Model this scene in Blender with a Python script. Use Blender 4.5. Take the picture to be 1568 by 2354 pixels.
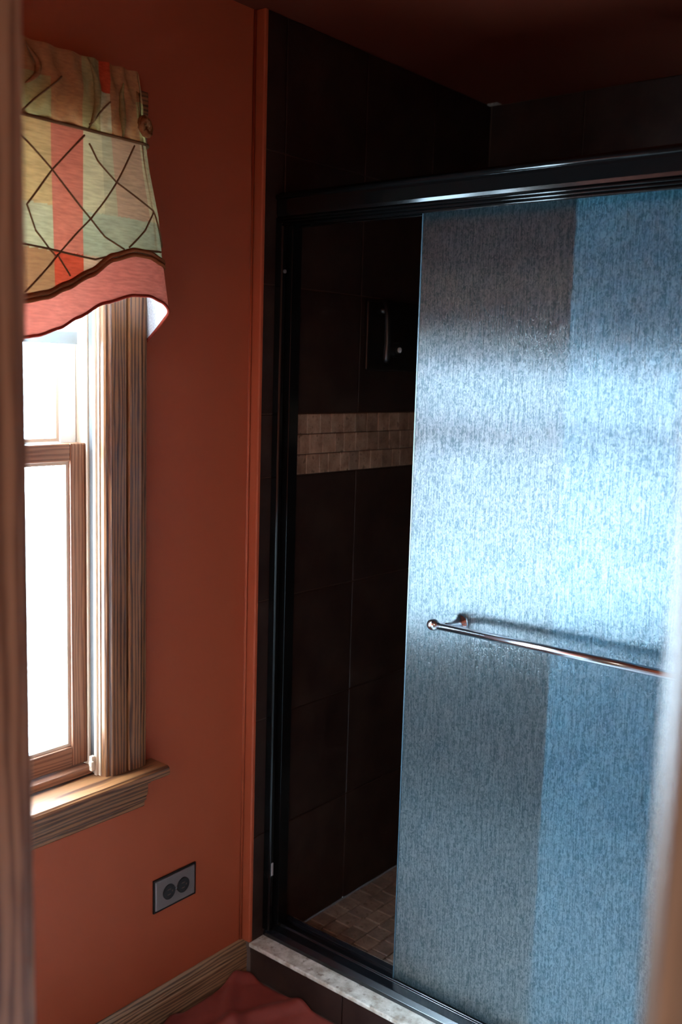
import bpy, bmesh, math, random
from mathutils import Vector, Matrix
random.seed(7)
C = bpy.context.scene.collection
for o in list(bpy.data.objects): bpy.data.objects.remove(o, do_unlink=True)
sc = bpy.context.scene

# ------------------------------------------------------------------ camera
cd = bpy.data.cameras.new('camera'); cam = bpy.data.objects.new('camera', cd); C.objects.link(cam)
Rv, Uv, Fv = Vector((0.774, 0.633, 0.029)), Vector((-0.109, 0.087, 0.990)), Vector((-0.624, 0.769, -0.136))
Fv.normalize(); Rv = (Rv - Fv*Rv.dot(Fv)).normalized(); Uv = Rv.cross(Fv)
cam.matrix_world = Matrix(((Rv.x, Uv.x, -Fv.x, 1.676), (Rv.y, Uv.y, -Fv.y, 0), (Rv.z, Uv.z, -Fv.z, 1.56), (0, 0, 0, 1)))
cd.sensor_fit = 'VERTICAL'; cd.sensor_height = 36; cd.lens = 2295.5/2354*36
cd.clip_start = .05
cd.dof.use_dof = True; cd.dof.focus_distance = 2.2; cd.dof.aperture_fstop = 3.2
sc.camera = cam

# ------------------------------------------------------------------ light
w = bpy.data.worlds.new('sky'); sc.world = w; w.use_nodes = True
bg = w.node_tree.nodes['Background']
bg.inputs[0].default_value = (0.55, 0.80, 1.0, 1); bg.inputs[1].default_value = 5.0
def portal(name, loc, rot, sx, sy):
    l = bpy.data.lights.new(name, 'AREA'); l.shape = 'RECTANGLE'; l.size = sx; l.size_y = sy
    l.cycles.is_portal = True
    o = bpy.data.objects.new(name, l); C.objects.link(o); o.location = loc; o.rotation_euler = rot
    return o
portal('window_portal', (-.175, .93, 1.35), (0, -math.pi/2, 0), 1.36, .76)
HWX0, HWX1, HWZ0, HWZ1 = .05, .35, .6, 1.5      # added hall window, unseen (behind the photographer), put in for its light
portal('added_window_portal', ((HWX0+HWX1)/2, -2.33, (HWZ0+HWZ1)/2), (math.pi/2, 0, 0), HWX1-HWX0, HWZ1-HWZ0)
# added fill light in the hall (warm, weak), unseen, to warm the wall
hl = bpy.data.lights.new('hall_fill', 'AREA'); hl.shape = 'DISK'; hl.size = .5; hl.energy = 2.4; hl.color = (1, .78, .6)
ho = bpy.data.objects.new('hall_fill', hl); C.objects.link(ho); ho.location = (2.3, -1.2, 2.36)

vs = sc.view_settings
vs.view_transform = 'Standard'; vs.look = 'None'; vs.exposure = 4.0; vs.gamma = 1; vs.use_curve_mapping = False

# ------------------------------------------------------------------ materials
def new_mat(name):
    m = bpy.data.materials.new(name); m.use_nodes = True
    nt = m.node_tree; return m, nt, nt.nodes, nt.links, nt.nodes['Principled BSDF']
def plain(name, col, rough=.5, metal=0, spec=.5, bump=None, coat=0):
    m, nt, N, L, p = new_mat(name)
    p.inputs['Base Color'].default_value = (*col, 1); p.inputs['Roughness'].default_value = rough
    p.inputs['Metallic'].default_value = metal; p.inputs['Specular IOR Level'].default_value = spec
    p.inputs['Coat Weight'].default_value = coat
    if bump:
        tc = N.new('ShaderNodeTexCoord'); n = N.new('ShaderNodeTexNoise'); n.inputs['Scale'].default_value = bump[0]
        b = N.new('ShaderNodeBump'); b.inputs['Strength'].default_value = bump[1]; b.inputs['Distance'].default_value = .002
        L.new(tc.outputs['Object'], n.inputs['Vector']); L.new(n.outputs['Fac'], b.inputs['Height']); L.new(b.outputs['Normal'], p.inputs['Normal'])
    return m
def ramp(N, stops):
    r = N.new('ShaderNodeValToRGB'); e = r.color_ramp.elements
    while len(e) < len(stops): e.new(.5)
    for i, (pos, col) in enumerate(stops): e[i].position = pos; e[i].color = (*col, 1)
    return r
def mottled(name, c1, c2, scale=8, rough=.4, spec=.5, vary=0, bump=.15, speck=None, coat=0):
    m, nt, N, L, p = new_mat(name)
    tc = N.new('ShaderNodeTexCoord'); n = N.new('ShaderNodeTexNoise')
    n.inputs['Scale'].default_value = scale; n.inputs['Detail'].default_value = 6; n.inputs['Roughness'].default_value = .62
    gm = N.new('ShaderNodeNewGeometry')
    L.new(gm.outputs['Position'], n.inputs['Vector'])
    r = ramp(N, [(.33, c1), (.68, c2)]); L.new(n.outputs['Fac'], r.inputs[0])
    out = r.outputs[0]
    if vary:
        oi = N.new('ShaderNodeObjectInfo'); mr = N.new('ShaderNodeMapRange')
        mr.inputs[3].default_value = 1-vary; mr.inputs[4].default_value = 1+vary
        L.new(oi.outputs['Random'], mr.inputs[0])
        mx = N.new('ShaderNodeVectorMath'); mx.operation = 'SCALE'
        L.new(out, mx.inputs[0]); L.new(mr.outputs[0], mx.inputs['Scale']); out = mx.outputs[0]
    if speck:
        v = N.new('ShaderNodeTexNoise'); v.inputs['Scale'].default_value = speck[0]; v.inputs['Detail'].default_value = 3
        L.new(gm.outputs['Position'], v.inputs['Vector'])
        r2 = ramp(N, [(.58, (0, 0, 0)), (.70, (1, 1, 1))]); L.new(v.outputs['Fac'], r2.inputs[0])
        mx = N.new('ShaderNodeMix'); mx.data_type = 'RGBA'
        L.new(r2.outputs[0], mx.inputs[0]); L.new(out, mx.inputs[6]); mx.inputs[7].default_value = (*speck[1], 1); out = mx.outputs[2]
    L.new(out, p.inputs['Base Color'])
    p.inputs['Roughness'].default_value = rough; p.inputs['Specular IOR Level'].default_value = spec; p.inputs['Coat Weight'].default_value = coat
    b = N.new('ShaderNodeBump'); b.inputs['Strength'].default_value = bump; b.inputs['Distance'].default_value = .002
    L.new(n.outputs['Fac'], b.inputs['Height']); L.new(b.outputs['Normal'], p.inputs['Normal'])
    return m
def oak(name, dark, light, axis='Z', rough=.42):
    """oak: pores and cathedral bands stretched along the board"""
    m, nt, N, L, p = new_mat(name)
    gm = N.new('ShaderNodeNewGeometry')
    def mapped(s_along, s_cross):
        mp = N.new('ShaderNodeMapping')
        mp.inputs['Scale'].default_value = tuple(s_along if a == axis else s_cross for a in 'XYZ')
        L.new(gm.outputs['Position'], mp.inputs['Vector']); return mp
    w1 = N.new('ShaderNodeTexWave'); w1.wave_type = 'RINGS'; w1.rings_direction = axis
    w1.inputs['Scale'].default_value = 2.6; w1.inputs['Distortion'].default_value = 7; w1.inputs['Detail'].default_value = 3
    w1.inputs['Detail Scale'].default_value = 1.5
    L.new(mapped(.9, 14).outputs[0], w1.inputs['Vector'])
    n = N.new('ShaderNodeTexNoise'); n.inputs['Scale'].default_value = 6; n.inputs['Detail'].default_value = 8; n.inputs['Roughness'].default_value = .7
    L.new(mapped(2.0, 60).outputs[0], n.inputs['Vector'])
    mx = N.new('ShaderNodeMix'); mx.data_type = 'FLOAT'; mx.inputs[0].default_value = .62
    L.new(w1.outputs['Fac'], mx.inputs[2]); L.new(n.outputs['Fac'], mx.inputs[3])
    r = ramp(N, [(.30, dark), (.60, light)]); L.new(mx.outputs[0], r.inputs[0]); L.new(r.outputs[0], p.inputs['Base Color'])
    b = N.new('ShaderNodeBump'); b.inputs['Strength'].default_value = .25; b.inputs['Distance'].default_value = .001
    L.new(mx.outputs[0], b.inputs['Height']); L.new(b.outputs['Normal'], p.inputs['Normal'])
    p.inputs['Roughness'].default_value = rough
    return m
def schlick(N, L, f0=.045):
    lw = N.new('ShaderNodeLayerWeight'); lw.inputs['Blend'].default_value = .5
    p5 = N.new('ShaderNodeMath'); p5.operation = 'POWER'; p5.inputs[1].default_value = 5; L.new(lw.outputs['Facing'], p5.inputs[0])
    ma = N.new('ShaderNodeMath'); ma.operation = 'MULTIPLY_ADD'; ma.inputs[1].default_value = 1-f0; ma.inputs[2].default_value = f0; L.new(p5.outputs[0], ma.inputs[0])
    return ma, lw
def thin_glass(name):
    m, nt, N, L, p = new_mat(name); N.remove(p)
    out = N['Material Output']; t = N.new('ShaderNodeBsdfTransparent'); g = N.new('ShaderNodeBsdfGlossy'); g.inputs['Roughness'].default_value = .01
    f, _ = schlick(N, L); mx = N.new('ShaderNodeMixShader')
    L.new(f.outputs[0], mx.inputs[0]); L.new(t.outputs[0], mx.inputs[1]); L.new(g.outputs[0], mx.inputs[2]); L.new(mx.outputs[0], out.inputs[0])
    return m
def obscure_glass(name, scatter=.12, tint=(.55, .9, 1.0), rough=.22, gl=1.0, refl=.13):
    """rain-pattern obscure glass: vertical ribs spread reflections sideways, with fine ripple, blurred refraction and a little milky scatter"""
    m, nt, N, L, p = new_mat(name); N.remove(p)
    out = N['Material Output']; gm = N.new('ShaderNodeNewGeometry')
    def nz(scale, zs, detail, dist):
        mp = N.new('ShaderNodeMapping'); mp.inputs['Scale'].default_value = (1, 1, zs); L.new(gm.outputs['Position'], mp.inputs['Vector'])
        n = N.new('ShaderNodeTexNoise'); n.inputs['Scale'].default_value = scale; n.inputs['Detail'].default_value = detail; n.inputs['Distortion'].default_value = dist
        L.new(mp.outputs[0], n.inputs['Vector']); return n
    n = nz(190, .6, 2, 1.2); n2 = nz(330, .05, 2, 0)
    sc1 = N.new('ShaderNodeMath'); sc1.operation = 'MULTIPLY'; sc1.inputs[1].default_value = GRAIN; L.new(n.outputs['Fac'], sc1.inputs[0])
    ad = N.new('ShaderNodeMath'); ad.operation = 'ADD'; L.new(sc1.outputs[0], ad.inputs[0]); L.new(n2.outputs['Fac'], ad.inputs[1])
    b = N.new('ShaderNodeBump'); b.inputs['Strength'].default_value = 1; b.inputs['Distance'].default_value = .0012
    L.new(ad.outputs[0], b.inputs['Height'])
    g = N.new('ShaderNodeBsdfAnisotropic'); g.inputs['Roughness'].default_value = rough; g.inputs['Color'].default_value = (.8*gl, .96*gl, gl, 1)
    pr = ramp(N, [(.39, (.38*gl, .48*gl, .53*gl)), (.60, (1.0*gl, 1.0*gl, 1.0*gl))]); mxn = N.new('ShaderNodeMath'); mxn.operation = 'MULTIPLY_ADD'; mxn.inputs[1].default_value = .6
    hv = N.new('ShaderNodeMath'); hv.operation = 'MULTIPLY'; hv.inputs[1].default_value = .4; L.new(n2.outputs['Fac'], hv.inputs[0])
    L.new(n.outputs['Fac'], mxn.inputs[0]); L.new(hv.outputs[0], mxn.inputs[2]); L.new(mxn.outputs[0], pr.inputs[0]); L.new(pr.outputs[0], g.inputs['Color'])
    g.distribution = 'BECKMANN'
    g.inputs['Anisotropy'].default_value = .95
    tg = N.new('ShaderNodeCombineXYZ'); tg.inputs[0].default_value = TANGENT[0]; tg.inputs[2].default_value = TANGENT[1]; L.new(tg.outputs[0], g.inputs['Tangent'])
    rf = N.new('ShaderNodeBsdfRefraction'); rf.inputs['Roughness'].default_value = .3; rf.inputs['IOR'].default_value = 1.15
    rf.inputs['Color'].default_value = (.88, .94, .96, 1)
    d = N.new('ShaderNodeBsdfDiffuse'); d.inputs['Color'].default_value = (*tint, 1)
    for s_, cc in ((rf, (.88, .94, .96)), (d, tint)):
        q = N.new('ShaderNodeVectorMath'); q.operation = 'MULTIPLY'; q.inputs[1].default_value = cc; L.new(pr.outputs[0], q.inputs[0]); L.new(q.outputs[0], s_.inputs['Color'])
    f, lw = schlick(N, L)
    for s in (lw, g, rf, d): L.new(b.outputs['Normal'], s.inputs['Normal'])
    m1 = N.new('ShaderNodeMixShader'); fa = N.new('ShaderNodeMath'); fa.operation = 'ADD'; fa.inputs[1].default_value = refl; fa.use_clamp = True; L.new(f.outputs[0], fa.inputs[0]); L.new(fa.outputs[0], m1.inputs[0]); L.new(rf.outputs[0], m1.inputs[1]); L.new(g.outputs[0], m1.inputs[2])
    m2 = N.new('ShaderNodeMixShader'); m2.inputs[0].default_value = scatter
    L.new(m1.outputs[0], m2.inputs[1]); L.new(d.outputs[0], m2.inputs[2]); L.new(m2.outputs[0], out.inputs[0])
    return m
TANGENT = (0, 1); GRAIN = .42
def fabric(name, col, trans=.5, weave=900):
    m, nt, N, L, p = new_mat(name); N.remove(p); out = N['Material Output']
    gm = N.new('ShaderNodeNewGeometry'); mp = N.new('ShaderNodeMapping'); mp.inputs['Scale'].default_value = (1, .12, 1)
    n = N.new('ShaderNodeTexNoise'); n.inputs['Scale'].default_value = 260; n.inputs['Detail'].default_value = 3
    L.new(gm.outputs['Position'], mp.inputs[0]); L.new(mp.outputs[0], n.inputs['Vector'])
    r = ramp(N, [(.3, tuple(c*.80 for c in col)), (.7, tuple(min(1, c*1.12) for c in col))]); L.new(n.outputs['Fac'], r.inputs[0])
    d = N.new('ShaderNodeBsdfDiffuse'); t = N.new('ShaderNodeBsdfTranslucent'); mx = N.new('ShaderNodeMixShader'); mx.inputs[0].default_value = trans
    L.new(r.outputs[0], d.inputs[0]); L.new(r.outputs[0], t.inputs[0]); L.new(d.outputs[0], mx.inputs[1]); L.new(t.outputs[0], mx.inputs[2])
    L.new(mx.outputs[0], out.inputs[0]); return m

M = {}
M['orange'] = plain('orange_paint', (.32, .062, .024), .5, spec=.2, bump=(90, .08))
M['reflector'] = plain('reflector_white', (.75, .75, .73), .35, spec=.5)  # white of the added reflector panel by the doorway
M['ceiling'] = plain('orange_paint_shaded', (.085, .014, .005), .8, spec=.15)  # same orange as the walls, darkened: the ceiling's shade is in the colour
M['tile'] = mottled('dark_tile', (.016, .007, .0055), (.036, .019, .014), 9, .40, .3, .18)
M['grout'] = plain('grout', (.12, .08, .065), .9, spec=.1)
M['stone'] = mottled('tumbled_stone', (.20, .105, .06), (.42, .27, .18), 30, .5, .4, .22, speck=(60, (.16, .09, .05)))
M['floorstone'] = mottled('shower_floor_stone', (.15, .10, .075), (.30, .23, .18), 30, .4, .4, .2, speck=(60, (.13, .08, .05)))
M['curb'] = mottled('curb_marble', (.34, .28, .22), (.70, .65, .58), 34, .22, .5, 0, .1, speck=(60, (.28, .23, .19)))
M['oak'] = oak('oak_vertical', (.055, .015, .0045), (.22, .080, .026), 'Z')
M['oak_y'] = oak('oak_along', (.055, .015, .0045), (.22, .080, .026), 'Y')
M['oak_x'] = oak('oak_across', (.055, .015, .0045), (.22, .080, .026), 'X')
M['oak_jamb'] = oak('oak_jamb', (.13, .065, .038), (.33, .19, .12), 'Z')
M['oak_base'] = oak('oak_baseboard', (.09, .042, .018), (.29, .16, .08), 'Y')
M['liner'] = plain('pale_liner', (.60, .45, .32), .4)
M['vinyl'] = plain('white_vinyl', (.82, .80, .76), .4)
M['sash'] = oak('sash_wood', (.16, .055, .025), (.30, .12, .06), 'Z')
M['sash_y'] = oak('sash_wood_along', (.16, .055, .025), (.30, .12, .06), 'Y')
M['glass'] = thin_glass('window_glass')
M['obs'] = obscure_glass('obscure_glass', .015)
M['obs2'] = obscure_glass('obscure_glass_inner', .42, (.5, .9, 1.0))
M['black'] = plain('black_metal', (.003, .003, .003), .12, spec=.22)
M['track'] = plain('dark_track', (.007, .008, .010), .22, spec=.6, coat=.15)
M['steel'] = plain('brushed_steel', (.55, .58, .62), .18, 1)
M['plate'] = plain('outlet_plate', (.16, .125, .115), .35, .3)
M['socket'] = plain('outlet_face', (.012, .010, .010), .4)
M['paletile'] = mottled('pale_floor_tile', (.70, .72, .72), (.84, .86, .86), 12, .25, .5, .06)  # unseen floor, made pale so the glass reflects more light
M['red'] = mottled('red_floor_cloth', (.16, .022, .014), (.26, .045, .03), 6, .55)
M['hallfloor'] = oak('hall_boards', (.14, .07, .035), (.30, .17, .09), 'Y')
M['hall'] = plain('hall_paint', (.20, .12, .08), .7)
M['bronze'] = plain('dark_bronze', (.012, .010, .009), .3, .4)
M['cap'] = plain('bright_cap', (.8, .8, .8), .3)
M['shade'] = plain('roller_shade', (.40, .40, .38), .8)
M['cord'] = fabric('cord', (.17, .085, .04), .15)
FAB = dict(tan=(.62, .44, .24), pink=(.66, .22, .17), sage=(.56, .54, .40), cream=(.68, .64, .46), blush=(.60, .42, .32),
           mint=(.48, .53, .42), brown=(.42, .22, .12), red=(.60, .09, .05), olive=(.36, .33, .18), rose=(.72, .24, .22), welt=(.34, .13, .07), lining=(.85, .85, .85), piping=(.32, .06, .05))
for k, v in FAB.items(): M['f_'+k] = fabric('fabric_'+k, (v[0]*.78, v[1]*.62, v[2]*.44) if k != 'lining' else v, .30)

# ------------------------------------------------------------------ mesh helpers
def link(name, bm, mats, parent=None, bevel=0, smooth=False):
    me = bpy.data.meshes.new(name); bmesh.ops.recalc_face_normals(bm, faces=bm.faces); bm.to_mesh(me); bm.free()
    for mm in (mats if isinstance(mats, (list, tuple)) else [mats]): me.materials.append(mm)
    if smooth: me.shade_smooth()
    o = bpy.data.objects.new(name, me); C.objects.link(o)
    if parent is not None: put(o, parent)
    if bevel:
        b = o.modifiers.new('bevel', 'BEVEL'); b.width = bevel; b.segments = 2; b.limit_method = 'ANGLE'
    return o
def put(o, parent):
    o.parent = parent
    o.matrix_parent_inverse = Matrix.Translation(-Vector(wloc(parent)))
def wloc(p):
    v = Vector(p.location)
    return v
def box(bm, x0, x1, y0, y1, z0, z1):
    r = bmesh.ops.create_cube(bm, size=1)
    for v in r['verts']:
        v.co = ((x0+x1)/2+v.co.x*(x1-x0), (y0+y1)/2+v.co.y*(y1-y0), (z0+z1)/2+v.co.z*(z1-z0))
    return r['verts']
def boxes(*bs):
    bm = bmesh.new()
    for b in bs: box(bm, *b)
    return bm
def prism(bm, pts, axis, a0, a1):
    """extrude a closed 2D profile along an axis; pts are the other two coords in xyz order"""
    def P(p, a):
        return {'X': (a, p[0], p[1]), 'Y': (p[0], a, p[1]), 'Z': (p[0], p[1], a)}[axis]
    A = [bm.verts.new(P(p, a0)) for p in pts]; B = [bm.verts.new(P(p, a1)) for p in pts]; n = len(pts)
    bm.faces.new(A); bm.faces.new(B[::-1])
    for i in range(n): bm.faces.new((A[i], B[i], B[(i+1) % n], A[(i+1) % n]))
def tube(bm, pts, r, seg=10, cap=True):
    pts = [Vector(p) for p in pts]; rs = r if isinstance(r, (list, tuple)) else [r]*len(pts); rings = []
    for i, p in enumerate(pts):
        t = (pts[min(i+1, len(pts)-1)]-pts[max(i-1, 0)]).normalized()
        a = Vector((0, 0, 1)) if abs(t.z) < .9 else Vector((1, 0, 0))
        u = t.cross(a).normalized(); v = t.cross(u)
        rings.append([bm.verts.new(p+(u*math.cos(2*math.pi*k/seg)+v*math.sin(2*math.pi*k/seg))*rs[i]) for k in range(seg)])
    for A, B in zip(rings, rings[1:]):
        for k in range(seg): bm.faces.new((A[k], A[(k+1) % seg], B[(k+1) % seg], B[k]))
    if cap: bm.faces.new(rings[0][::-1]); bm.faces.new(rings[-1])
def empty(name, loc, label=None, cat=None, group=None, kind=None):
    o = bpy.data.objects.new(name, None); C.objects.link(o); o.location = loc; o.empty_display_size = .05
    tag(o, label, cat, group, kind); return o
def tag(o, label=None, cat=None, group=None, kind=None):
    if label: o['label'] = label
    if cat: o['category'] = cat
    if group: o['group'] = group
    if kind: o['kind'] = kind
    return o
def struct(name, bm, m, label=None, cat=None, **k):
    o = link(name, bm, m, **k); tag(o, label, cat, kind='structure'); return o

ZC = 2.383; SF = .062; YC = 1.745; YB = 2.734; WX = -.03
WY0, WY1, WZ0, WZ1 = .56, 1.302, .672, 2.035       # window opening
DX0, DX1, DY0, DY1, DZ = .908, 1.535, .38, .50, 2.05  # doorway

# ------------------------------------------------------------------ room shell
fl0 = struct('floor', boxes((-.15, 2.3, .44, YC+.05, -.06, -.004)), M['grout'], 'tiled bathroom floor, unseen, made pale to brighten the glass reflection', 'floor')
struct('floor_hall', boxes((-.14, 3.2, -2.35, .44, -.06, 0)), M['hallfloor'], 'hall floor outside the doorway', 'floor')
struct('ceiling', boxes((-.145, 2.4, .44, YB+.12, ZC, ZC+.08)), M['ceiling'], 'orange ceiling above shower and bathroom, its shade put into the colour', 'ceiling')
struct('ceiling_hall', boxes((-.145, 3.3, -2.45, .44, ZC, ZC+.08)), M['hall'], 'hall ceiling', 'ceiling')
xo = -.145
struct('wall_left', boxes((xo, WX, .38, WY0, 0, ZC), (xo, WX, WY1, YC, 0, ZC), (xo, WX, WY0, WY1, 0, WZ0-.02), (xo, WX, WY0, WY1, WZ1, ZC)),
       M['orange'], 'orange painted wall with the window and outlet', 'wall')
struct('wall_right', boxes((2.3, 2.4, .38, YC+.05, 0, ZC)), M['orange'], 'orange wall on the right, out of view', 'wall')
struct('wall_door', boxes((WX, DX0-.02, DY0+.001, DY1-.001, 0, ZC), (DX1+.02, 2.3, DY0+.001, DY1-.001, 0, ZC), (DX0-.02, DX1+.02, DY0+.001, DY1-.001, DZ+.02, ZC)),
       M['orange'], 'orange wall around the bathroom doorway', 'wall')
struct('reflector_panel', boxes((WX+.001, DX0-.075, DY1+.0005, DY1+.012, .0, 1.0), (WX+.001, DX0-.075, DY1+.0125, DY1+.022, .97, 1.0), (DX1+.075, 2.299, DY1+.0005, DY1+.012, .0, 1.0)), M['reflector'], 'added white panel beside the doorway, unseen, brightens the glass reflection', 'trim')  # added panel, out of view, bounces daylight into the glass reflection
hall = boxes((xo, WX, -2.45, .38, 0, ZC), (3.2, 3.3, -2.45, .38, 0, ZC), (2.4, 3.2, .28, .38, 0, ZC),
             (WX, HWX0, -2.45, -2.35, 0, ZC), (HWX1, 3.2, -2.45, -2.35, 0, ZC), (HWX0, HWX1, -2.45, -2.35, 0, HWZ0), (HWX0, HWX1, -2.45, -2.35, HWZ1, ZC))
struct('wall_hall', hall, M['hall'], 'hall walls behind the photographer', 'wall')
# added window at the end of the hall, a light source for the glass
hw = empty('added_window', ((HWX0+HWX1)/2, -2.4, HWZ0), 'added unseen window at the far end of the hall, put in for its light', 'window', kind='structure')
link('frame', boxes((HWX0, HWX0+.05, -2.43, -2.37, HWZ0, HWZ1), (HWX1-.05, HWX1, -2.43, -2.37, HWZ0, HWZ1), (HWX0+.05, HWX1-.05, -2.43, -2.37, HWZ0, HWZ0+.05), (HWX0+.05, HWX1-.05, -2.43, -2.37, HWZ1-.05, HWZ1)), M['vinyl'], hw)
link('pane', boxes((HWX0+.05, HWX1-.05, -2.402, -2.398, HWZ0+.05, HWZ1-.05)), M['glass'], hw)

# red bath rug, rumpled, lying in the corner against curb and baseboard
rug = empty('bath_rug', (.17, 1.5, 0), 'rumpled red-brown bath rug on the floor in the corner by the curb', 'rug')
bm = bmesh.new(); g = []
def rh(x, y):
    h = .008 + .014*max(0, math.sin(x*38-y*22+1.5*math.sin(y*9)))**2 + .014*max(0, math.sin(x*17+y*31+2*math.sin(x*13)))**3
    return h
nx, ny = 70, 130
for i in range(nx+1):
    g.append([bm.verts.new((-.0155+.42*i/nx+.006*math.sin(j*.11)*(i/nx), .82+.923*j/ny-.004*(1+math.sin(i*.2))*(1-j/ny), rh(.4*i/nx, .9*j/ny) if 0 < i < nx and 0 < j < ny else .001)) for j in range(ny+1)])
for i in range(nx):
    for j in range(ny): bm.faces.new((g[i][j], g[i+1][j], g[i+1][j+1], g[i][j+1]))
link('pile', bm, M['red'], rug, smooth=True)

# outside corner bead where the painted wall meets the tile
bm = bmesh.new(); prism(bm, [(WX, YC-.006), (-.002, YC-.006), (.001, YC-.003), (.001, YC+.004), (WX, YC+.004)], 'Z', .099, ZC-.001)
tb = struct('trim_1', bm, M['orange'], 'orange painted corner bead beside the dark shower tile', 'trim')
bm = bmesh.new(); tube(bm, [(WX+.003, YC-.010, .1), (WX+.003, YC-.010, ZC-.002)], .0035, 8); link('caulk_line', bm, M['orange'], tb, smooth=True)

# ------------------------------------------------------------------ shower walls and tiles
P = .308; G = .0028; TZ = [SF, .381, .689, .997, 1.305, None, 1.46, 1.768, 2.076, ZC]
rows = [(TZ[i], TZ[i+1]) for i in range(4)] + [(TZ[i], TZ[i+1]) for i in range(6, 9)]
tile_mesh = {}
def bevel_box_mesh(key, dx, dy, dz, mat, bev):
    if key in tile_mesh: return tile_mesh[key]
    bm = boxes((-dx/2, dx/2, -dy/2, dy/2, -dz/2, dz/2))
    bmesh.ops.bevel(bm, geom=list(bm.edges), offset=bev, segments=1, affect='EDGES')
    me = bpy.data.meshes.new('tile'); bm.to_mesh(me); bm.free(); me.materials.append(mat); tile_mesh[key] = me; return me
def piece(name, parent, x0, x1, y0, y1, z0, z1, mat, bev=.0012, jit=0):
    dx, dy, dz = x1-x0, y1-y0, z1-z0
    me = bevel_box_mesh((round(dx, 3), round(dy, 3), round(dz, 3), mat.name), dx, dy, dz, mat, bev)
    o = bpy.data.objects.new(name, me); C.objects.link(o); o.parent = parent
    o.location = Vector(((x0+x1)/2, (y0+y1)/2, (z0+z1)/2))
    if jit: o.location += Vector([random.uniform(-jit, jit) for _ in range(3)])
    return o
wl = struct('wall_shower_left', boxes((xo, -.0045, YC+.004, YB+.12, 0, ZC)), M['grout'], 'left shower wall of large dark tiles with a pale mosaic band', 'wall')
ycols = [(YC+.004, 1.816), (1.816, 2.124), (2.124, 2.432), (2.432, YB)]
for z0, z1 in rows:
    for y0, y1 in ycols:
        piece('tile', wl, -.006, 0, y0+(0 if y0 < 1.8 else G/2), y1-G/2, z0+G/2, z1-G/2, M['tile'])
piece('tile', wl, -.006, 0, YC+.004, 1.816-G/2, 1.305+G/2, 1.46-G/2, M['tile'])
for r in range(3):
    z0 = 1.306+r*.0515; y = 1.818-(.0 if r != 1 else .024)
    while y < YB-.012:
        wdt = .0508 if random.random() > .14 else random.choice([.036, .044])
        y1 = min(y+wdt, YB-.001); ys = max(y, 1.8175)
        if y1-ys > .01: piece('mosaic_tile', wl, -.006, .0005, ys, y1-.0016, z0, z0+.0498, M['stone'], .0012)
        y += wdt
wb = struct('wall_shower_back', boxes((-.0045, 1.62, YB+.0045, YB+.12, 0, ZC)), M['grout'], 'back shower wall of large dark tiles', 'wall')
xc = [0.001]; 
while xc[-1]+P < 1.5: xc.append(xc[-1]+P)
xc.append(1.52)
for z0, z1 in rows:
    for x0, x1 in zip(xc, xc[1:]):
        if x1-x0 > .02: piece('tile', wb, x0+G/2, x1-G/2, YB, YB+.006, z0+G/2, z1-G/2, M['tile'])
for r in range(3):
    z0 = 1.306+r*.0515
    for k in range(29):
        x0 = .003+k*.0524
        piece('mosaic_tile', wb, x0, x0+.0492, YB-.0005, YB+.006, z0, z0+.0498, M['stone'])
wr = struct('wall_shower_right', boxes((1.524, 1.62, YC+.01, YB, 0, ZC)), M['tile'], 'right shower end wall behind the frosted panels', 'wall')
struct('wall_right_return', boxes((1.62, 2.4, YC+.05, YC+.15, 0, ZC)), M['orange'], 'orange wall continuing right of the shower', 'wall')
# shower floor
fs = struct('floor_shower', boxes((0, 1.524, 1.90, YB, 0, SF-.006)), M['grout'], 'shower floor of small beige stone tiles', 'floor')
S = .0508; rest = bmesh.new()
for i in range(30):
    for j in range(17):
        x0, y0 = .002+i*(S+.003), 1.915+j*(S+.003)+(.0 if i % 2 else .012)
        if x0+S > 1.522 or y0+S > YB: continue
        x1, y1 = x0+S, y0+S
        if i < 14: piece('floor_tile', fs, x0, x1, y0, y1, SF-.006, SF, M['floorstone'], .002, .0006)
        else: box(rest, x0, x1, y0, y1, SF-.006, SF)
link('floor_tile_rest', rest, M['floorstone'], fs)['kind'] = 'stuff'
# curb
cb = struct('shower_curb', boxes((WX, 1.62, YC+.005, 1.90, 0, .086)), M['grout'], 'low shower curb with speckled stone top and dark tiled front', 'curb')
bm = boxes((-.001, 1.62, YC-.006, 1.912, .086, .098)); link('stone_top', bm, M['curb'], cb, bevel=.003)
x = .001
while x < 1.6:
    x1 = min(x+P, 1.618); piece('tile', cb, x, x1-G, YC, YC+.006, .002, .084, M['tile']); x += P

for i in range(8):
    for j in range(5):
        x0, y1 = WX+.001+i*.292, YC-.003-j*.292
        piece('floor_tile', fl0, x0, min(x0+.289, 2.298), max(y1-.289, DY1+.002), y1, -.005, 0, M['paletile'], .0015)

# ceiling chip in the shower corner
bm = bmesh.new()
for k in range(5):
    box(bm, .004+.006*k, .010+.006*k+.004, YB-.03+.004*(k % 2), YB-.016+.003*k, ZC-.006+.001*k, ZC-.0005)
link('caulk_patch', bm, plain('pale_caulk', (.3, .24, .2), .8), bpy.data.objects['ceiling'])

# ------------------------------------------------------------------ baseboard
bb = bmesh.new()
prof = [(WX, 0), (WX+.014, 0), (WX+.014, .062), (WX+.0125, .066), (WX+.0125, .072), (WX+.010, .078), (WX+.0105, .084), (WX+.007, .092), (WX+.003, .098), (WX, .098)]
prism(bb, prof, 'Y', DY1+.001, YC+.004)
struct('baseboard_left', bb, M['oak_base'], 'weathered oak baseboard under the orange wall', 'baseboard')

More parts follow.
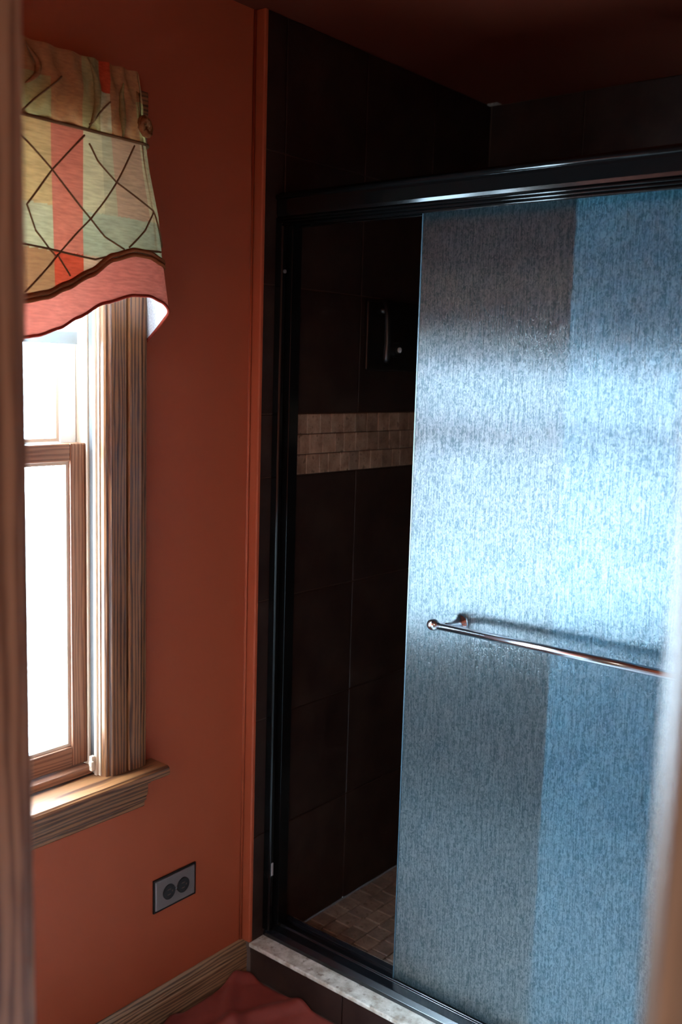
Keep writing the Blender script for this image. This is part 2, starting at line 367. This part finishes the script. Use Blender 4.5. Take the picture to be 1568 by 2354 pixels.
# ------------------------------------------------------------------ window 1
win = empty('window_1', (WX, (WY0+WY1)/2, WZ0), 'oak double-hung window, bright with daylight, in the orange wall', 'window', kind='structure')
def casing(y_in, dirn, z0, z1):
    bm = bmesh.new()
    p = [(0, 0), (.010, 0), (.014, .004), (.014, .010), (.019, .014), (.020, .030), (.020, .0515), (.0125, .054), (.0125, .057), (.022, .0595), (.023, .070), (.024, .088), (.021, .104), (.015, .110), (0, .110)]
    pts = [(WX+a, y_in+dirn*b) for a, b in p]
    prism(bm, pts if dirn > 0 else pts[::-1], 'Z', z0, z1); return bm
link('casing', casing(WY1-.003, 1, WZ0+.004, WZ1), M['oak'], win)
link('casing', boxes((WX, WX+.020, WY0-.038, WY0+.003, WZ0+.004, WZ1)), M['oak'], win, bevel=.003)
link('head_casing', boxes((WX, WX+.021, WY0-.038, WY1+.107, WZ1, WZ1+.09)), M['oak_y'], win, bevel=.004)
# sill with horns, apron with mouldings
bm = bmesh.new()
prism(bm, [(-.135, .652), (.028, .652), (.034, .656), (.036, .664), (.034, .672), (.029, .676), (-.135, .678)], 'Y', WY0+.001, WY1-.001)
prism(bm, [(WX, .652), (.028, .652), (.034, .656), (.036, .664), (.034, .672), (.029, .676), (WX, .6765)], 'Y', WY1-.001, WY1+.135)
prism(bm, [(WX, .652), (.028, .652), (.034, .656), (.036, .664), (.034, .672), (.029, .676), (WX, .6765)], 'Y', WY0-.058, WY0+.001)
link('sill', bm, M['oak_y'], win)
bm = bmesh.new()
prism(bm, [(WX, .574), (WX+.010, .574), (WX+.014, .578), (WX+.014, .588), (WX+.020, .592), (WX+.020, .602), (WX+.024, .606), (WX+.026, .620), (WX+.026, .632), (WX+.034, .636), (WX+.036, .652), (WX, .652)], 'Y', WY0-.038, WY1+.105)
link('apron', bm, M['oak_y'], win)
# jamb liners: pale tracks between casing and sash
for y, s in ((WY1, -1), (WY0, 1)):
    bm = bmesh.new(); a, b = sorted((y, y+s*.006)); box(bm, -.135, WX-.001, a, b, WZ0+.004, WZ1)
    for xa, xb in ((-.046, -.038), (-.070, -.064)):
        a2, b2 = sorted((y+s*.006, y+s*.011)); box(bm, xa, xb, a2, b2, WZ0+.004, WZ1)
    link('jamb_liner', bm, M['liner'], win)
    bm = bmesh.new(); a2, b2 = sorted((y+s*.006, y+s*.008)); box(bm, -.062, -.048, a2, b2, WZ0+.01, WZ1); link('weatherstrip', bm, plain('dark_strip', (.05, .035, .03), .6), win)
link('head_jamb', boxes((-.135, WX-.001, WY0+.006, WY1-.006, WZ1-.006, WZ1)), M['liner'], win)
def sash(name, xf, xb, z0, z1, mv, mh, rail_b, rail_t, st=.040):
    y0, y1 = WY0+.0065, WY1-.0065
    s = link(name, boxes((xb, xf, y0, y0+st, z0, z1), (xb, xf, y1-st, y1, z0, z1)), mv, win, bevel=.003)
    r = link('rail', boxes((xb, xf, y0+st, y1-st, z0, z0+rail_b)), mh, s, bevel=.003); r2 = link('rail', boxes((xb, xf, y0+st, y1-st, z1-rail_t, z1)), mh, s, bevel=.003)
    gb = bmesh.new(); d = .007; xm = (xf+xb)/2
    for (a, b, c, e) in ((y0+st, y0+st+d, z0+rail_b, z1-rail_t), (y1-st-d, y1-st, z0+rail_b, z1-rail_t), (y0+st+d, y1-st-d, z0+rail_b, z0+rail_b+d), (y0+st+d, y1-st-d, z1-rail_t-d, z1-rail_t)):
        box(gb, xm-.006, xm+.008, a, b, c, e)
    link('glazing_bead', gb, M['liner'], s)
    link('pane', boxes((xm-.002, xm+.002, y0+st, y1-st, z0+rail_b, z1-rail_t)), M['glass'], s); return s
for o in (sash('lower_sash', -.074, -.104, .698, 1.402, M['sash'], M['sash_y'], .045, .038),): pass
sash('upper_sash', -.108, -.130, 1.372, WZ1-.007, M['vinyl'], M['vinyl'], .032, .045, .042)
for o in bpy.data.objects:   # re-root grandchildren frames (parents are at the origin already)
    pass
link('sash_stop', boxes((-.100, -.050, WY0+.012, WY1-.012, .679, .697)), M['sash_y'], win, bevel=.003)
bm = bmesh.new(); box(bm, -.050, -.040, WY1-.022, WY1-.012, .688, .722); box(bm, -.046, -.036, WY1-.026, WY1-.018, .700, .712); link('tilt_latch', bm, M['liner'], win, bevel=.002)
# outside casing seen through the upper glass
link('outer_casing', boxes((-.17, -.146, WY1-.025, WY1+.05, WZ0-.05, WZ1+.05), (-.17, -.146, WY0-.07, WY0-.002, WZ0-.05, WZ1+.05)), plain('exterior_trim', (.60, .42, .33), .7), win)

# roller shade pulled just below the valance
rs = empty('roller_shade', (-.055, (WY0+WY1)/2, WZ1-.03), 'white roller shade with flat hem bar hanging in the window behind the valance', 'window shade')
bm = bmesh.new(); tube(bm, [(-.056, WY0+.02, WZ1-.03), (-.056, WY1-.02, WZ1-.03)], .015, 16); link('roller', bm, M['shade'], rs, smooth=True)
link('shade_cloth', boxes((-.071, -.0705, WY0+.03, WY1-.03, 1.63, WZ1-.03)), fabric('shade_cloth', (.9, .9, .88), .6), rs)
link('hem_bar', boxes((-.073, -.069, WY0+.03, WY1-.03, 1.606, 1.632)), M['shade'], rs, bevel=.001)

# ------------------------------------------------------------------ valance
XF = .072
val = empty('valance', (XF, .85, 2.0), 'patchwork plaid valance with diamond cording and pink scalloped hem over the window', 'valance')
def lerp(tab, x):
    if x <= tab[0][0]: return tab[0][1]
    for (a, b), (c, d) in zip(tab, tab[1:]):
        if x <= c: t = (x-a)/(c-a); return b+(d-b)*t
    return tab[-1][1]
def smooth_lerp(tab, x):
    if x <= tab[0][0]: return tab[0][1]
    for (a, b), (c, d) in zip(tab, tab[1:]):
        if x <= c: t = (x-a)/(c-a); t = t*t*(3-2*t)*.5+t*.5; return b+(d-b)*t
    return tab[-1][1]
# corner (right silhouette) as a function of z
YR = [(1.60, 1.408), (1.68, 1.404), (1.78, 1.388), (1.865, 1.379), (1.946, 1.358), (2.026, 1.343), (2.067, 1.341), (2.125, 1.330)]
HEM = [(.35, 1.705), (.46, 1.700), (.62, 1.62), (.74, 1.605), (.87, 1.70), (.93, 1.703), (1.0, 1.63), (1.042, 1.610), (1.069, 1.614), (1.12, 1.630), (1.169, 1.653), (1.229, 1.684), (1.293, 1.703), (1.337, 1.705), (1.371, 1.696), (1.404, 1.678)]
WELT = [(.35, 1.785), (.46, 1.785), (.62, 1.69), (.74, 1.672), (.87, 1.77), (.93, 1.78), (1.0, 1.69), (1.043, 1.676), (1.093, 1.687), (1.14, 1.707), (1.199, 1.736), (1.25, 1.770), (1.304, 1.785), (1.348, 1.784), (1.388, 1.773)]
YR0 = 1.404    # corner arclength in "pattern" coordinates (at the hem)
RET = .105     # depth of the return to the wall
def vpoint(s, z, off=0.0):
    """s: horizontal pattern coordinate (true Y at hem level); beyond YR0 the cloth turns back to the wall"""
    yr = lerp(YR, z); y_left = .33
    flare = max(0, (2.05-z))*.05
    xf = XF+flare*.4
    if s <= YR0-.03:
        k = max(0, (s-1.20)/(YR0-1.20)); y = s-(YR0-yr)*k
        x = xf + .006*math.sin(s*26+z*3)*(min(1, max(0, (2.0-z)*6))) 
        if 2.0 < z: x += .004*math.sin(s*120+math.sin(z*60)*1.2)*(1 if z > 2.065 else .7)
        return Vector((x+off, y, z))
    # rounded corner radius .03 then return
    c = s-(YR0-.03); r = .03; arc = math.pi/2*r
    yc = yr-r
    if c < arc:
        a = c/r; return Vector((xf-r+(r+off)*math.cos(a), yc+(r+off)*math.sin(a), z))
    d = c-arc; x = xf-r-d
    t = min(1, d/RET)
    return Vector((x, yc+r+off+.004*math.sin(t*math.pi)+.006*t, z))
SR = YR0-.03+math.pi/2*.03+XF-.03-(WX)+.012       # s at the wall end
def hem(s):
    if s <= YR0: return smooth_lerp(HEM, s)
    return 1.678-(s-YR0)/(SR-YR0)*.066
def welt(s):
    if s <= 1.388: return smooth_lerp(WELT, s)
    return 1.773-(s-1.388)/(SR-1.388)*.03
patch_cols = [(.33, 'sage'), (.42, 'tan'), (.50, 'pink'), (.58, 'cream'), (.66, 'tan'), (.74, 'sage'), (.82, 'blush'), (.90, 'pink'), (.96, 'cream'), (1.03, 'tan'), (1.112, 'pink'), (1.185, 'cream'), (1.235, 'sage'), (1.265, 'blush'), (1.36, 'cream')]
def patch(s, z):
    col = 'tan'; k = 0
    for i, (a, c) in enumerate(patch_cols):
        if s >= a: col = c; k = i
    if z > 2.075: return ['brown', 'olive', 'red', 'olive', 'brown'][k % 5] if col != 'blush' else 'brown'  # heading shade is put into its patch colours, darker browns and olives
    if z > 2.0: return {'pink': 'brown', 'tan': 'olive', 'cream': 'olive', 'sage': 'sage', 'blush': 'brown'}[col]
    if z < welt(s)+.0: return 'rose'
    if z < 1.770+.0*s: return {'pink': 'red', 'tan': 'brown', 'cream': 'blush', 'sage': 'tan', 'blush': 'tan'}[col]
    if z < 1.85: return {'pink': 'pink', 'tan': 'sage', 'cream': 'mint', 'sage': 'mint', 'blush': 'mint'}[col]
    return col
names = list(FAB); 
def vsheet(name, ztop, zbot_f, ns, nz, off, matf, s0=.33, s1=None, flip=False):
    s1 = s1 or SR; bm = bmesh.new(); grid = []
    for i in range(ns+1):
        s = s0+(s1-s0)*i/ns; zb = zbot_f(s); zt = ztop(s) if callable(ztop) else ztop
        grid.append([(bm.verts.new(vpoint(s, zb+(zt-zb)*j/nz, off)), s, zb+(zt-zb)*j/nz) for j in range(nz+1)])
    for i in range(ns):
        for j in range(nz):
            q = [grid[i][j], grid[i+1][j], grid[i+1][j+1], grid[i][j+1]]
            f = bm.faces.new([a[0] for a in q]); f.smooth = True
            s = sum(a[1] for a in q)/4; z = sum(a[2] for a in q)/4; f.material_index = names.index(matf(s, z))
    me = bpy.data.meshes.new(name); bm.to_mesh(me); bm.free()
    for n_ in names: me.materials.append(M['f_'+n_])
    o = bpy.data.objects.new(name, me); C.objects.link(o); put(o, val); return o
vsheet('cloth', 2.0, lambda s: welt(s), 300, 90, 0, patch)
vsheet('border_band', lambda s: welt(s), hem, 300, 10, .0006, lambda s, z: 'rose')
vsheet('lining', 2.0, lambda s: hem(s)+.002, 150, 20, -.002, lambda s, z: 'lining')
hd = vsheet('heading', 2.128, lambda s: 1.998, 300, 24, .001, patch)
vsheet('pocket_back', 2.118, lambda s: 1.990, 120, 6, -.022, lambda s, z: 'brown', s1=1.33)
def scord(name, pts, r, m, off=.0018, n=14):
    out = []
    for (a, b), (c, d) in zip(pts, pts[1:]):
        k = max(2, int(math.hypot(c-a, d-b)/.006))
        for i in range(k): out.append((a+(c-a)*i/k, b+(d-b)*i/k))
    out.append(pts[-1]); bm = bmesh.new(); tube(bm, [vpoint(s, z, off) for s, z in out], r, 6)
    return link(name, bm, m, val, smooth=True)
ss = [.335+(SR-.337)*i/160 for i in range(161)]
def follow(name, f, dz, r, m, off): 
    bm = bmesh.new(); tube(bm, [vpoint(s, f(s)+dz, off) for s in ss], r, 8); return link(name, bm, m, val, smooth=True)
follow('welt_cord', welt, .006, .0045, M['f_welt'], .002)
follow('welt_cord', welt, -.003, .004, M['f_welt'], .002)
follow('hem_piping', hem, 0, .0032, M['f_piping'], 0)
bm = bmesh.new(); tube(bm, [vpoint(s, 1.997, .004) for s in ss], .003, 8); link('pocket_seam', bm, M['cord'], val, smooth=True)
def un(y, z):   # true Y on the sheet -> pattern coordinate
    k = (YR0-lerp(YR, z))/(YR0-1.20)
    return y if y < 1.20 else (y+(-1.20)*k)/(1-k)
lat = [[(1.005, 2.0), (1.042, 1.967), (1.114, 1.913), (1.2, 1.838), (1.23, 1.808), (1.271, 1.789)],
       [(1.186, 1.987), (1.114, 1.913), (1.055, 1.843), (1.072, 1.8), (1.103, 1.77), (1.117, 1.76)],
       [(1.303, 1.99), (1.256, 1.913), (1.2, 1.838), (1.127, 1.768), (1.048, 1.690)],
       [(1.196, 1.974), (1.215, 1.946), (1.256, 1.913), (1.352, 1.873), (1.380, 1.806)],
       [(1.352, 1.873), (1.325, 1.832), (1.282, 1.794)],
       [(1.12, 1.764), (1.150, 1.728)],
       [(1.139, 2.08), (1.053, 2.003)], [(1.246, 2.059), (1.196, 2.008)], [(1.063, 2.12), (1.089, 2.079)]]
for k in (1, 2, 3):
    for l in lat[:3]: lat.append([(a-.29*k+.07, b) for a, b in l]) if False else None
for k in range(4):
    c = .97-.135*k
    for dz in (0,):
        lat.append([(c-.08, 1.99), (c, 1.913), (c+.075, 1.838)]); lat.append([(c+.075, 1.99), (c, 1.913), (c-.08, 1.838)])
for l in lat: scord('lattice_cord', [(un(a, b), b) for a, b in l], .0016, M['cord'])
scord('lattice_cord', [(un(a, b), b) for a, b in [(.4, 1.772), (.8, 1.774), (1.0, 1.774), (1.039, 1.774), (1.122, 1.770), (1.209, 1.764), (1.30, 1.792), (1.37, 1.795)]], .002, M['cord'])
# gathers of the heading: soft tucked folds
for (y, z0, z1, yo) in ((1.205, 2.126, 2.00, .02), (1.275, 2.10, 2.0, .0), (1.075, 2.12, 2.05, .03), (.95, 2.12, 2.0, .01)):
    bm = bmesh.new(); n = 16; ptsr = []
    for i in range(n+1):
        t = i/n; ptsr.append(vpoint(un(y+yo*math.sin(t*math.pi)-yo*.5, z0+(z1-z0)*t), z0+(z1-z0)*t, .001))
    tube(bm, ptsr, [.001+.006*math.sin(i/n*math.pi) for i in range(n+1)], 8); link('gather_fold', bm, M['f_olive' if y > 1.1 else 'f_brown'], val, smooth=True)
# rosette where the cloth is pulled together at the rod end
bm = bmesh.new(); cpt = vpoint(un(1.330, 2.03), 2.03, .008)
for k in range(7):
    a0 = k*.9; pts = [cpt+Vector((.004*math.sin(a0), math.cos(a0+t*.5)*(.006+.012*t/6), math.sin(a0+t*.5)*(.006+.014*t/6))) for t in range(7)]
    tube(bm, pts, [.003, .006, .007, .007, .006, .005, .002], 8)
link('rosette', bm, M['f_brown'], val, smooth=True)
# curtain rod
rod = empty('curtain_rod', (XF-.012, .85, 2.06), 'curtain rod carrying the valance, its end bending back to the wall', 'curtain rod')
bm = bmesh.new(); tube(bm, [(WX, .37, 2.06), (XF-.03, .37, 2.06), (XF-.016, .385, 2.06), (XF-.012, .40, 2.06), (XF-.012, 1.29, 2.06), (XF-.016, 1.305, 2.06), (XF-.03, 1.316, 2.06), (WX+.001, 1.318, 2.06)], .006, 10)
link('rod', bm, M['vinyl'], rod, smooth=True)
bm = boxes((WX+.0005, WX+.004, 1.300, 1.336, 2.135, 2.16)); bm.free()
bm = bmesh.new(); box(bm, WX+.024, WX+.028, 1.345, 1.375, 1.655, 1.73); box(bm, WX+.026, WX+.034, 1.352, 1.368, 1.668, 1.682)

bm.free()

# ------------------------------------------------------------------ outlet
out = empty('electrical_outlet', (WX, 1.509, .333), 'grey horizontal duplex outlet plate low on the orange wall', 'outlet')
bm = bmesh.new(); box(bm, WX+.0005, WX+.007, 1.447, 1.571, .296, .370)
link('cover_plate', bm, M['plate'], out, bevel=.003)
link('plate_rim', boxes((WX+.0005, WX+.0045, 1.443, 1.447, .292, .374), (WX+.0005, WX+.0045, 1.571, 1.575, .292, .374), (WX+.0005, WX+.0045, 1.447, 1.571, .292, .296), (WX+.0005, WX+.0045, 1.447, 1.571, .370, .374)), M['bronze'], out)
for yc in (1.487, 1.531):
    bm = bmesh.new(); tube(bm, [(WX+.006, yc, .333), (WX+.0095, yc, .333)], .0185, 28); so = link('receptacle', bm, M['socket'], out)
    link('slot', boxes((WX+.0095, WX+.0098, yc-.006, yc+.004, .338, .3405), (WX+.0095, WX+.0098, yc-.006, yc+.004, .3255, .328), (WX+.0095, WX+.0098, yc+.007, yc+.011, .331, .335)), M['grout'], so)
bm = bmesh.new(); tube(bm, [(WX+.006, 1.509, .333), (WX+.0085, 1.509, .333)], .003, 12); link('screw', bm, M['steel'], out)

# ------------------------------------------------------------------ shower valve on the tile
sv = empty('shower_valve', (0, 2.27, 1.67), 'dark bronze shower valve with hanging lever on the dark tile above the mosaic band', 'shower valve')
link('back_plate', boxes((.0, .010, 2.145, 2.395, 1.575, 1.758)), M['bronze'], sv, bevel=.004)
bm = bmesh.new(); tube(bm, [(.030, 2.19, 1.762), (.040, 2.19, 1.72), (.043, 2.19, 1.65), (.042, 2.19, 1.606), (.040, 2.19, 1.596)], [.007, .007, .008, .010, .006], 12); link('lever', bm, plain('lever_metal', (.05, .05, .05), .35, .8), sv, smooth=True)
bm = bmesh.new(); tube(bm, [(.010, 2.19, 1.735), (.036, 2.19, 1.735)], .010, 14); link('lever_post', bm, M['bronze'], sv, smooth=True)
bm = bmesh.new(); tube(bm, [(.010, 2.262, 1.632), (.030, 2.262, 1.632)], .020, 20); link('knob', bm, M['bronze'], sv, smooth=False)
bm = bmesh.new(); tube(bm, [(.030, 2.262, 1.632), (.034, 2.262, 1.632)], .007, 16); link('knob_cap', bm, M['cap'], sv)

# ------------------------------------------------------------------ shower door frame
XR = 1.523
fr = empty('shower_door_frame', (.75, 1.82, .098), 'black metal frame of the sliding shower door, header, side channel and sill track', 'shower frame')
bm = bmesh.new()
hp = [(1.790, 1.926), (1.787, 1.934), (1.787, 1.960), (1.789, 1.972), (1.795, 1.981), (1.804, 1.985), (1.866, 1.985), (1.872, 1.979), (1.872, 1.912), (1.866, 1.912), (1.866, 1.970), (1.800, 1.970), (1.800, 1.926)]
prism(bm, hp, 'X', .002, XR); link('header', bm, M['black'], fr, bevel=.0015)
bm = bmesh.new()
fl = [(1.7995, 1.926), (1.790, 1.926), (1.7865, 1.922), (1.791, 1.919), (1.787, 1.915), (1.792, 1.912), (1.788, 1.908), (1.793, 1.905), (1.7995, 1.905)]
prism(bm, fl, 'X', .002, XR); link('header_lip', bm, M['black'], fr)
for zc, yc, rr in ((1.972, 1.7895, .0065), (1.9215, 1.790, .0038), (1.9145, 1.7905, .0038), (1.9075, 1.791, .0038)):
    bm = bmesh.new(); tube(bm, [(.002, yc, zc), (XR, yc, zc)], rr, 20); link('header_bead', bm, M['black'], fr, smooth=True)
bm = bmesh.new()
prism(bm, [(.001, 1.787), (.020, 1.787), (.024, 1.790), (.024, 1.800), (.010, 1.804), (.010, 1.812), (.030, 1.816), (.030, 1.850), (.001, 1.850)], 'Z', .118, 1.912)
link('side_channel', bm, M['black'], fr, bevel=.001)
link('side_channel', boxes((XR-.028, XR, 1.787, 1.860, .118, 1.912)), M['black'], fr, bevel=.001)
link('bumper', boxes((.024, .0265, 1.791, 1.798, .270, .305)), plain('grey_rubber', (.30, .30, .31), .6), fr, bevel=.001)
bm = bmesh.new(); tube(bm, [(.024, 1.795, 1.800), (.0275, 1.795, 1.800)], .0045, 12); link('screw', bm, plain('dull_screw', (.2, .2, .2), .4, .6), fr)
bm = bmesh.new()
prism(bm, [(1.790, .098), (1.790, .108), (1.802, .117), (1.826, .119), (1.828, .124), (1.831, .124), (1.831, .116), (1.866, .116), (1.868, .126), (1.872, .126), (1.874, .108), (1.884, .103), (1.884, .098)], 'X', .002, XR)
link('sill_track', bm, M['track'], fr, bevel=.0008)

# ------------------------------------------------------------------ glass panels
XO, XI = .393, .745
pa = empty('sliding_glass_panel', (XO+.37, 1.839, .118), 'outer frosted sliding glass panel carrying the steel towel bar', 'glass panel', 'frosted sliding shower panels')
link('glass', boxes((XO, XO+.76, 1.836, 1.842, .122, 1.955)), M['obs'], pa, bevel=.001)
link('edge_strip', boxes((XO-.0035, XO-.0002, 1.8355, 1.8425, .122, 1.955)), plain('glass_edge', (.04, .07, .09), .3), pa)
bm = bmesh.new(); BY, BZ = 1.775, 1.028
tube(bm, [(.517, BY, BZ), (1.09, BY, BZ)], .0085, 20)
link('towel_bar', bm, M['steel'], pa, smooth=True)
for bx, s in ((.535, -1), (1.072, 1)):
    bm = bmesh.new(); tube(bm, [(bx, 1.8355, BZ), (bx, 1.832, BZ), (bx, 1.828, BZ), (bx, 1.820, BZ), (bx, 1.800, BZ), (bx, 1.790, BZ), (bx, BY, BZ)], [.020, .021, .018, .010, .0078, .0085, .009], 24)
    po = link('bar_post', bm, M['steel'], pa, smooth=True)
    bm = bmesh.new(); n = 10
    tube(bm, [(bx+s*(.016+.0155*(1-math.cos(math.pi*i/n))), BY, BZ) for i in range(n+1)], [max(.0006, .0135*math.sin(math.pi*i/n)) for i in range(n+1)], 20)
    link('end_knob', bm, M['steel'], pa, smooth=True)
    bm = bmesh.new(); tube(bm, [(bx, 1.8425, BZ), (bx, 1.850, BZ)], .014, 20); link('back_nut', bm, M['black'], pa, smooth=True)
pb = empty('sliding_glass_panel', (XI+.37, 1.858, .118), 'inner frosted sliding glass panel standing behind the outer one', 'glass panel', 'frosted sliding shower panels')
link('glass', boxes((XI, XI+.748, 1.855, 1.861, .122, 1.955)), M['obs2'], pb, bevel=.001)

# ------------------------------------------------------------------ doorway the picture is taken through
dr = empty('door_1', ((DX0+DX1)/2, (DY0+DY1)/2, 0), 'oak doorway the bathroom is seen through', 'door frame', kind='structure')
link('jamb', boxes((DX0-.019, DX0, DY0, DY1, 0, DZ)), M['oak_jamb'], dr, bevel=.002)
link('jamb', boxes((DX1, DX1+.019, DY0, DY1, 0, DZ)), M['oak_jamb'], dr, bevel=.002)
link('head_jamb', boxes((DX0-.019, DX1+.019, DY0, DY1, DZ, DZ+.019)), M['oak_x'], dr)
link('door_stop', boxes((DX0, DX0+.010, DY0+.045, DY0+.08, 0, DZ-.001)), M['oak_jamb'], dr, bevel=.002)
def dcasing(x_in, d, ya, sgn):
    bm = bmesh.new()
    p = [(0, 0), (0, .009), (.006, .014), (.016, .012), (.024, .016), (.050, .018), (.062, .016), (.066, .008), (.066, 0)]
    pts = [(x_in+d*a, ya+sgn*b) for a, b in p]; prism(bm, pts, 'Z', 0, DZ+.006); return bm
link('casing', dcasing(DX0-.006, -1, DY0, -1), M['oak_jamb'], dr)
link('casing', dcasing(DX1+.005, 1, DY0, -1), M['oak_jamb'], dr)
link('casing', dcasing(DX0-.006, -1, DY1, 1), M['oak_jamb'], dr)
link('casing', dcasing(DX1+.006, 1, DY1, 1), M['oak_jamb'], dr)
link('head_casing', boxes((DX0-.07, DX1+.07, DY0-.016, DY0, DZ+.006, DZ+.075)), M['oak_x'], dr, bevel=.003)
link('head_casing', boxes((DX0-.07, DX1+.07, DY1, DY1+.016, DZ+.006, DZ+.075)), M['oak_x'], dr, bevel=.003)
